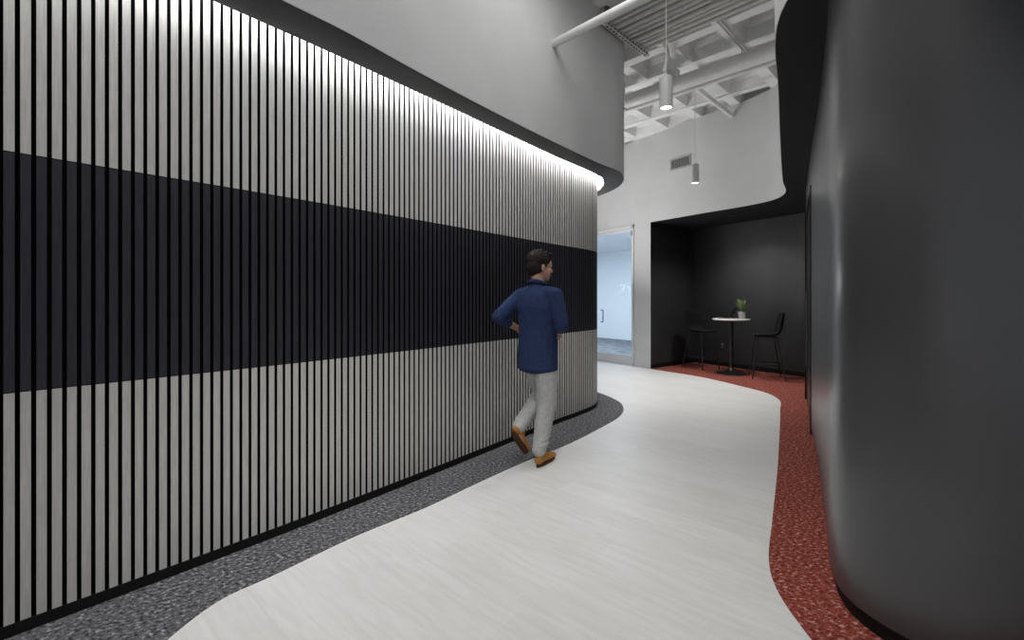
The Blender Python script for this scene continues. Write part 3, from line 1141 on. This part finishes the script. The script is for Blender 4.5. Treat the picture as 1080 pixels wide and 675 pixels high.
def fuse(name, bm, voxel, m, parent, smooth=6, disp=None):
    me = bpy.data.meshes.new(name)
    bm.to_mesh(me)
    bm.free()
    tmp = bpy.data.objects.new(name + '_tmp', me)
    COL.objects.link(tmp)
    md = tmp.modifiers.new('r', 'REMESH')
    md.mode = 'VOXEL'
    md.voxel_size = voxel
    if smooth:
        sm = tmp.modifiers.new('s', 'SMOOTH')
        sm.iterations = smooth
        sm.factor = 0.5
    bpy.context.view_layer.update()
    out = bpy.data.meshes.new_from_object(tmp.evaluated_get(bpy.context.evaluated_depsgraph_get()))
    bpy.data.objects.remove(tmp)
    for p in out.polygons:
        p.use_smooth = True
    out.materials.clear()
    out.materials.append(m)
    o = bpy.data.objects.new(name, out)
    COL.objects.link(o)
    o.parent = parent
    return o


person = empty('person', (0.215, 3.83, 0.0), math.atan2(0.77, 0.64) - math.pi / 2)
tag(person, 'person in a navy jacket, grey trousers and tan shoes walking beside the slatted wall', 'person')
# joints: local x right, y forward, z up
HIP_R, KNEE_R, ANK_R = (0.085, 0.0, 0.92), (0.085, 0.015, 0.50), (0.065, -0.075, 0.105)
HIP_L, KNEE_L, ANK_L = (-0.085, 0.0, 0.92), (-0.095, 0.20, 0.535), (-0.09, -0.16, 0.295)
SH_R, EL_R, WR_R = (0.175, 0.0, 1.405), (0.255, -0.02, 1.165), (0.10, 0.185, 1.09)
SH_L, EL_L, WR_L = (-0.175, 0.0, 1.405), (-0.285, -0.175, 1.215), (-0.250, 0.035, 1.115)
HR = Matrix.Rotation(math.radians(-30), 3, 'Z') @ Matrix.Rotation(math.radians(-6), 3, 'X')
HC = Vector((0.0, 0.045, 1.64))


def hd(x, y, z):
    return HC + HR @ Vector((x, y, z))


bm = bmesh.new()
# torso
limb(bm, [((0, 0.0, 0.93), (0.150, 0.105, 0.10)), ((0, 0.005, 1.10), (0.140, 0.095, 0.10)), ((0, 0.0, 1.30), (0.160, 0.105, 0.10)), ((0, 0.0, 1.40), (0.150, 0.090, 0.07))])
limb(bm, [((0.06, -0.005, 1.40), 0.048), (SH_R, 0.045)])
limb(bm, [((-0.06, -0.005, 1.40), 0.048), (SH_L, 0.045)])
limb(bm, [((0, -0.005, 1.42), 0.062), ((0, 0.01, 1.50), 0.056), (hd(0, -0.03, -0.06), 0.055)])
# legs
limb(bm, [(HIP_R, 0.078), (KNEE_R, 0.050)])
limb(bm, [(KNEE_R, 0.049), ((0.079, -0.02, 0.36), 0.052), (ANK_R, 0.036)])
limb(bm, [(HIP_L, 0.078), (KNEE_L, 0.050)])
limb(bm, [(KNEE_L, 0.049), ((-0.093, 0.05, 0.43), 0.052), (ANK_L, 0.036)])
limb(bm, [(ANK_R, 0.034), ((0.062, -0.03, 0.06), (0.036, 0.05, 0.034)), ((0.058, 0.06, 0.04), (0.034, 0.045, 0.022))])
limb(bm, [(ANK_L, 0.034), ((-0.09, -0.135, 0.235), (0.034, 0.036, 0.036)), ((-0.09, -0.075, 0.15), (0.036, 0.034, 0.036))])
# arms
limb(bm, [(SH_R, 0.046), (EL_R, 0.040)])
limb(bm, [(EL_R, 0.041), (WR_R, 0.027)])
limb(bm, [(SH_L, 0.046), (EL_L, 0.040)])
limb(bm, [(EL_L, 0.041), (WR_L, 0.027)])
# head
for c_, r_ in (((0, -0.012, 0.035), (0.076, 0.096, 0.092)), ((0, 0.022, -0.03), (0.062, 0.070, 0.080)), ((0, 0.058, -0.085), (0.036, 0.030, 0.026)),
               ((0, 0.060, 0.03), (0.055, 0.030, 0.05)), ((0, 0.085, 0.022), (0.045, 0.010, 0.010)), ((0.036, 0.066, -0.02), (0.022, 0.022, 0.02)),
               ((-0.036, 0.066, -0.02), (0.022, 0.022, 0.02)), ((0, 0.084, -0.058), (0.024, 0.012, 0.014))):
    ico(bm, hd(*c_), r_, HR, 3)
limb(bm, [(hd(0, 0.088, 0.015), 0.009), (hd(0, 0.106, -0.022), 0.012)])
limb(bm, [(hd(-0.012, 0.098, -0.026), 0.008), (hd(0.012, 0.098, -0.026), 0.008)])
for s in (-1, 1):
    ico(bm, hd(s * 0.079, -0.012, -0.008), (0.010, 0.019, 0.031), HR @ Matrix.Rotation(math.radians(s * 14), 3, 'Z'), 2)


def hand(bm, wr, fwd, palm_n, thumb_side):
    """wr wrist, fwd direction of the hand, palm_n direction the palm faces"""
    wr, fwd = Vector(wr), Vector(fwd).normalized()
    pn = Vector(palm_n)
    pn = (pn - fwd * pn.dot(fwd)).normalized()
    sd = fwd.cross(pn).normalized() * thumb_side
    Rm = Matrix((sd, fwd, pn)).transposed()
    limb(bm, [(wr, 0.026), (wr + fwd * 0.03, 0.024)])
    ico(bm, wr + fwd * 0.055, (0.038, 0.048, 0.014), Rm, 3)
    ln = [0.070, 0.078, 0.073, 0.058]
    for i in range(4):
        b = wr + fwd * (0.088 - 0.006 * abs(i - 1)) + sd * (0.028 - 0.0187 * i)
        k1 = b + (fwd * 0.9 + pn * 0.35).normalized() * ln[i] * 0.45
        k2 = k1 + (fwd * 0.55 + pn * 0.8).normalized() * ln[i] * 0.32
        k3 = k2 + (fwd * 0.1 + pn * 1.0).normalized() * ln[i] * 0.27
        limb(bm, [(b - fwd * 0.02, 0.0088), (b, 0.0086), (k1, 0.0080), (k2, 0.0074), (k3, 0.0064)], 0.5, 2)
    b = wr + fwd * 0.030 + sd * 0.026 + pn * 0.006
    k1 = b + (sd * 0.75 + fwd * 0.6 + pn * 0.35).normalized() * 0.036
    k2 = k1 + (fwd * 0.9 + sd * 0.15 + pn * 0.4).normalized() * 0.034
    limb(bm, [(b - fwd * 0.012 - sd * 0.006, 0.0125), (b, 0.012), (k1, 0.0098), (k2, 0.0075)], 0.5, 2)


hand(bm, WR_L, Vector(WR_L) - Vector(EL_L), (1, 0, -0.1), 1 if True else -1)
hand(bm, WR_R, Vector(WR_R) - Vector(EL_R), (-0.5, -0.2, -0.6), 1)
body = fuse('body', bm, 0.0048, M['skin'], person, 5)

# eyes, brows, lips
for s in (-1, 1):
    bm = bmesh.new()
    ico(bm, hd(s * 0.031, 0.0875, 0.004), (0.012, 0.006, 0.007), HR, 2)
    obj('eye', bm, M['eye'], person)
    bm = bmesh.new()
    limb(bm, [(hd(s * 0.014, 0.096, 0.026), 0.004), (hd(s * 0.032, 0.092, 0.030), 0.0045), (hd(s * 0.050, 0.080, 0.025), 0.003)], 0.6, 1)
    fuse('eyebrow', bm, 0.002, M['hair'], person, 2)
bm = bmesh.new()
limb(bm, [(hd(-0.020, 0.090, -0.058), 0.003), (hd(0, 0.0975, -0.056), 0.005), (hd(0.020, 0.090, -0.058), 0.003)], 0.6, 1)
fuse('lips', bm, 0.002, M['lip'], person, 2)
# hair: cap of tufts over the skull
bm = bmesh.new()
ico(bm, hd(0, -0.030, 0.058), (0.094, 0.108, 0.088), HR, 3)
ico(bm, hd(0, -0.055, 0.00), (0.088, 0.080, 0.080), HR, 3)
ico(bm, hd(0, 0.035, 0.105), (0.070, 0.060, 0.036), HR, 3)
ico(bm, hd(0, -0.07, -0.045), (0.058, 0.038, 0.045), HR, 3)
for s in (-1, 1):
    limb(bm, [(hd(s * 0.076, 0.012, 0.05), 0.012), (hd(s * 0.075, 0.018, 0.005), 0.007)], 0.5)
rh = random.Random(3)
for k in range(110):
    a = rh.uniform(-math.pi, math.pi)
    e = rh.uniform(0.1, 1.35)
    p = Vector((0.080 * math.cos(a) * math.cos(e), -0.025 + 0.098 * math.sin(a) * math.cos(e), 0.060 + 0.085 * math.sin(e)))
    if p.y > 0.05 and p.z < 0.09:
        continue
    t_ = Vector((rh.uniform(-.02, .02), rh.uniform(-.005, .04), rh.uniform(-.012, .004)))
    limb(bm, [(hd(*p), 0.010), (hd(*(p + t_ + p.normalized() * 0.006)), 0.005)], 0.7, 1)
fuse('hair', bm, 0.0042, M['hair'], person, 2)

# jacket
bm = bmesh.new()
limb(bm, [((0, -0.005, 0.80), (0.192, 0.135, 0.06)), ((0, 0, 0.95), (0.186, 0.135, 0.09)), ((0, 0.0, 1.12), (0.176, 0.125, 0.10)),
          ((0, -0.005, 1.30), (0.192, 0.130, 0.10)), ((0, -0.005, 1.385), (0.180, 0.108, 0.07)), ((0, -0.005, 1.445), (0.105, 0.082, 0.055)), ((0, -0.008, 1.485), (0.066, 0.066, 0.03))], 0.25, 3)
for sh, el, wr, sx in ((SH_R, EL_R, WR_R, 1), (SH_L, EL_L, WR_L, -1)):
    limb(bm, [((0.07 * sx, -0.005, 1.415), 0.070), ((sh[0], sh[1], sh[2] - 0.005), 0.070), (Vector(sh).lerp(Vector(el), 0.5), 0.068), (el, 0.060), (Vector(el).lerp(Vector(wr), 0.45), 0.053)], 0.25, 2)
# folds at the elbows and back
for sx, el, sh in ((1, EL_R, SH_R), (-1, EL_L, SH_L)):
    for f in (0.62, 0.76, 0.90):
        p = Vector(sh).lerp(Vector(el), f)
        ico(bm, p, (0.069 - 0.006 * f, 0.069 - 0.006 * f, 0.012), Matrix.Rotation(math.radians(14 * sx), 3, 'Y'), 2)
fuse('jacket', bm, 0.0065, M['jacket'], person, 5)
bm = bmesh.new()
ring = []
for k in range(29):
    a = 2 * math.pi * k / 28
    ring.append(Vector((0.072 * math.cos(a), 0.0 + 0.070 * math.sin(a), 1.500 - 0.022 * math.sin(a))))
tube(bm, ring, 0.017, 10, cap=False)
obj('collar', bm, M['jacket'], person)

# trousers
bm = bmesh.new()
limb(bm, [((0, 0, 0.98), (0.165, 0.115, 0.05)), ((0, -0.005, 0.90), (0.170, 0.120, 0.08))], 0.25, 2)
limb(bm, [(HIP_R, 0.102), ((0.087, 0.01, 0.71), 0.097), (KNEE_R, 0.083), ((0.077, -0.025, 0.32), 0.074), ((0.066, -0.070, 0.135), 0.060)], 0.25, 2)
limb(bm, [(HIP_L, 0.102), ((-0.09, 0.10, 0.725), 0.095), (KNEE_L, 0.083), ((-0.093, 0.02, 0.415), 0.072), ((-0.091, -0.135, 0.315), 0.060)], 0.25, 2)
for z, yy, rr in ((0.44, 0.004, 0.084), (0.49, 0.013, 0.087), (0.55, 0.013, 0.089), (0.24, -0.045, 0.073), (0.19, -0.055, 0.070)):
    ico(bm, (0.078, yy, z), (rr, rr, 0.012), Matrix.Rotation(math.radians(12), 3, 'X'), 2)
fuse('trousers', bm, 0.0065, M['trousers'], person, 5)


def shoe(mtx):
    bm = bmesh.new()
    pts = [((0, -0.075, 0.052), (0.038, 0.040, 0.036)), ((0, -0.01, 0.055), (0.037, 0.045, 0.036)), ((0.002, 0.07, 0.043), (0.043, 0.05, 0.028)), ((0.006, 0.14, 0.036), (0.042, 0.042, 0.022)),
           ((0.006, 0.165, 0.034), (0.034, 0.03, 0.018))]
    for (p, r), (q, s_) in zip(pts, pts[1:]):
        for i in range(7):
            f = i / 6
            ico(bm, Vector(p).lerp(Vector(q), f), tuple(Vector(r).lerp(Vector(s_), f)), None, 2)
    for k in range(5):
        ico(bm, (0, -0.055 + 0.012 * k, 0.088), (0.040, 0.030, 0.022), None, 2)
    bmesh.ops.transform(bm, matrix=mtx, verts=bm.verts[:])
    sh_ = fuse('shoe', bm, 0.004, M['shoe'], person, 4)
    bm = bmesh.new()
    oline = []
    for k in range(32):
        a = 2 * math.pi * k / 32
        y = 0.040 + 0.150 * math.sin(a)
        w = 0.037 + 0.008 * math.sin(a) + (0.003 if y < 0 else 0)
        oline.append((w * math.cos(a) + 0.004 * (y > 0.05), y))
    prism(bm, oline, 0.0, 0.018)
    bmesh.ops.transform(bm, matrix=mtx, verts=bm.verts[:])
    obj('sole', bm, M['sole'], sh_)
    bm = bmesh.new()
    for k in range(4):
        tube(bm, [(-0.020, 0.015 + 0.018 * k, 0.083 - 0.006 * k), (0, 0.015 + 0.018 * k, 0.092 - 0.007 * k), (0.020, 0.015 + 0.018 * k, 0.083 - 0.006 * k)], 0.003, 6)
    bmesh.ops.transform(bm, matrix=mtx, verts=bm.verts[:])
    obj('laces', bm, M['sole'], sh_)


shoe(Matrix.Translation((0.062, -0.005, 0.001)) @ Matrix.Rotation(math.radians(8), 4, 'Z'))
shoe(Matrix.Translation((-0.09, -0.165, 0.205)) @ Matrix.Rotation(math.radians(-52), 4, 'X'))
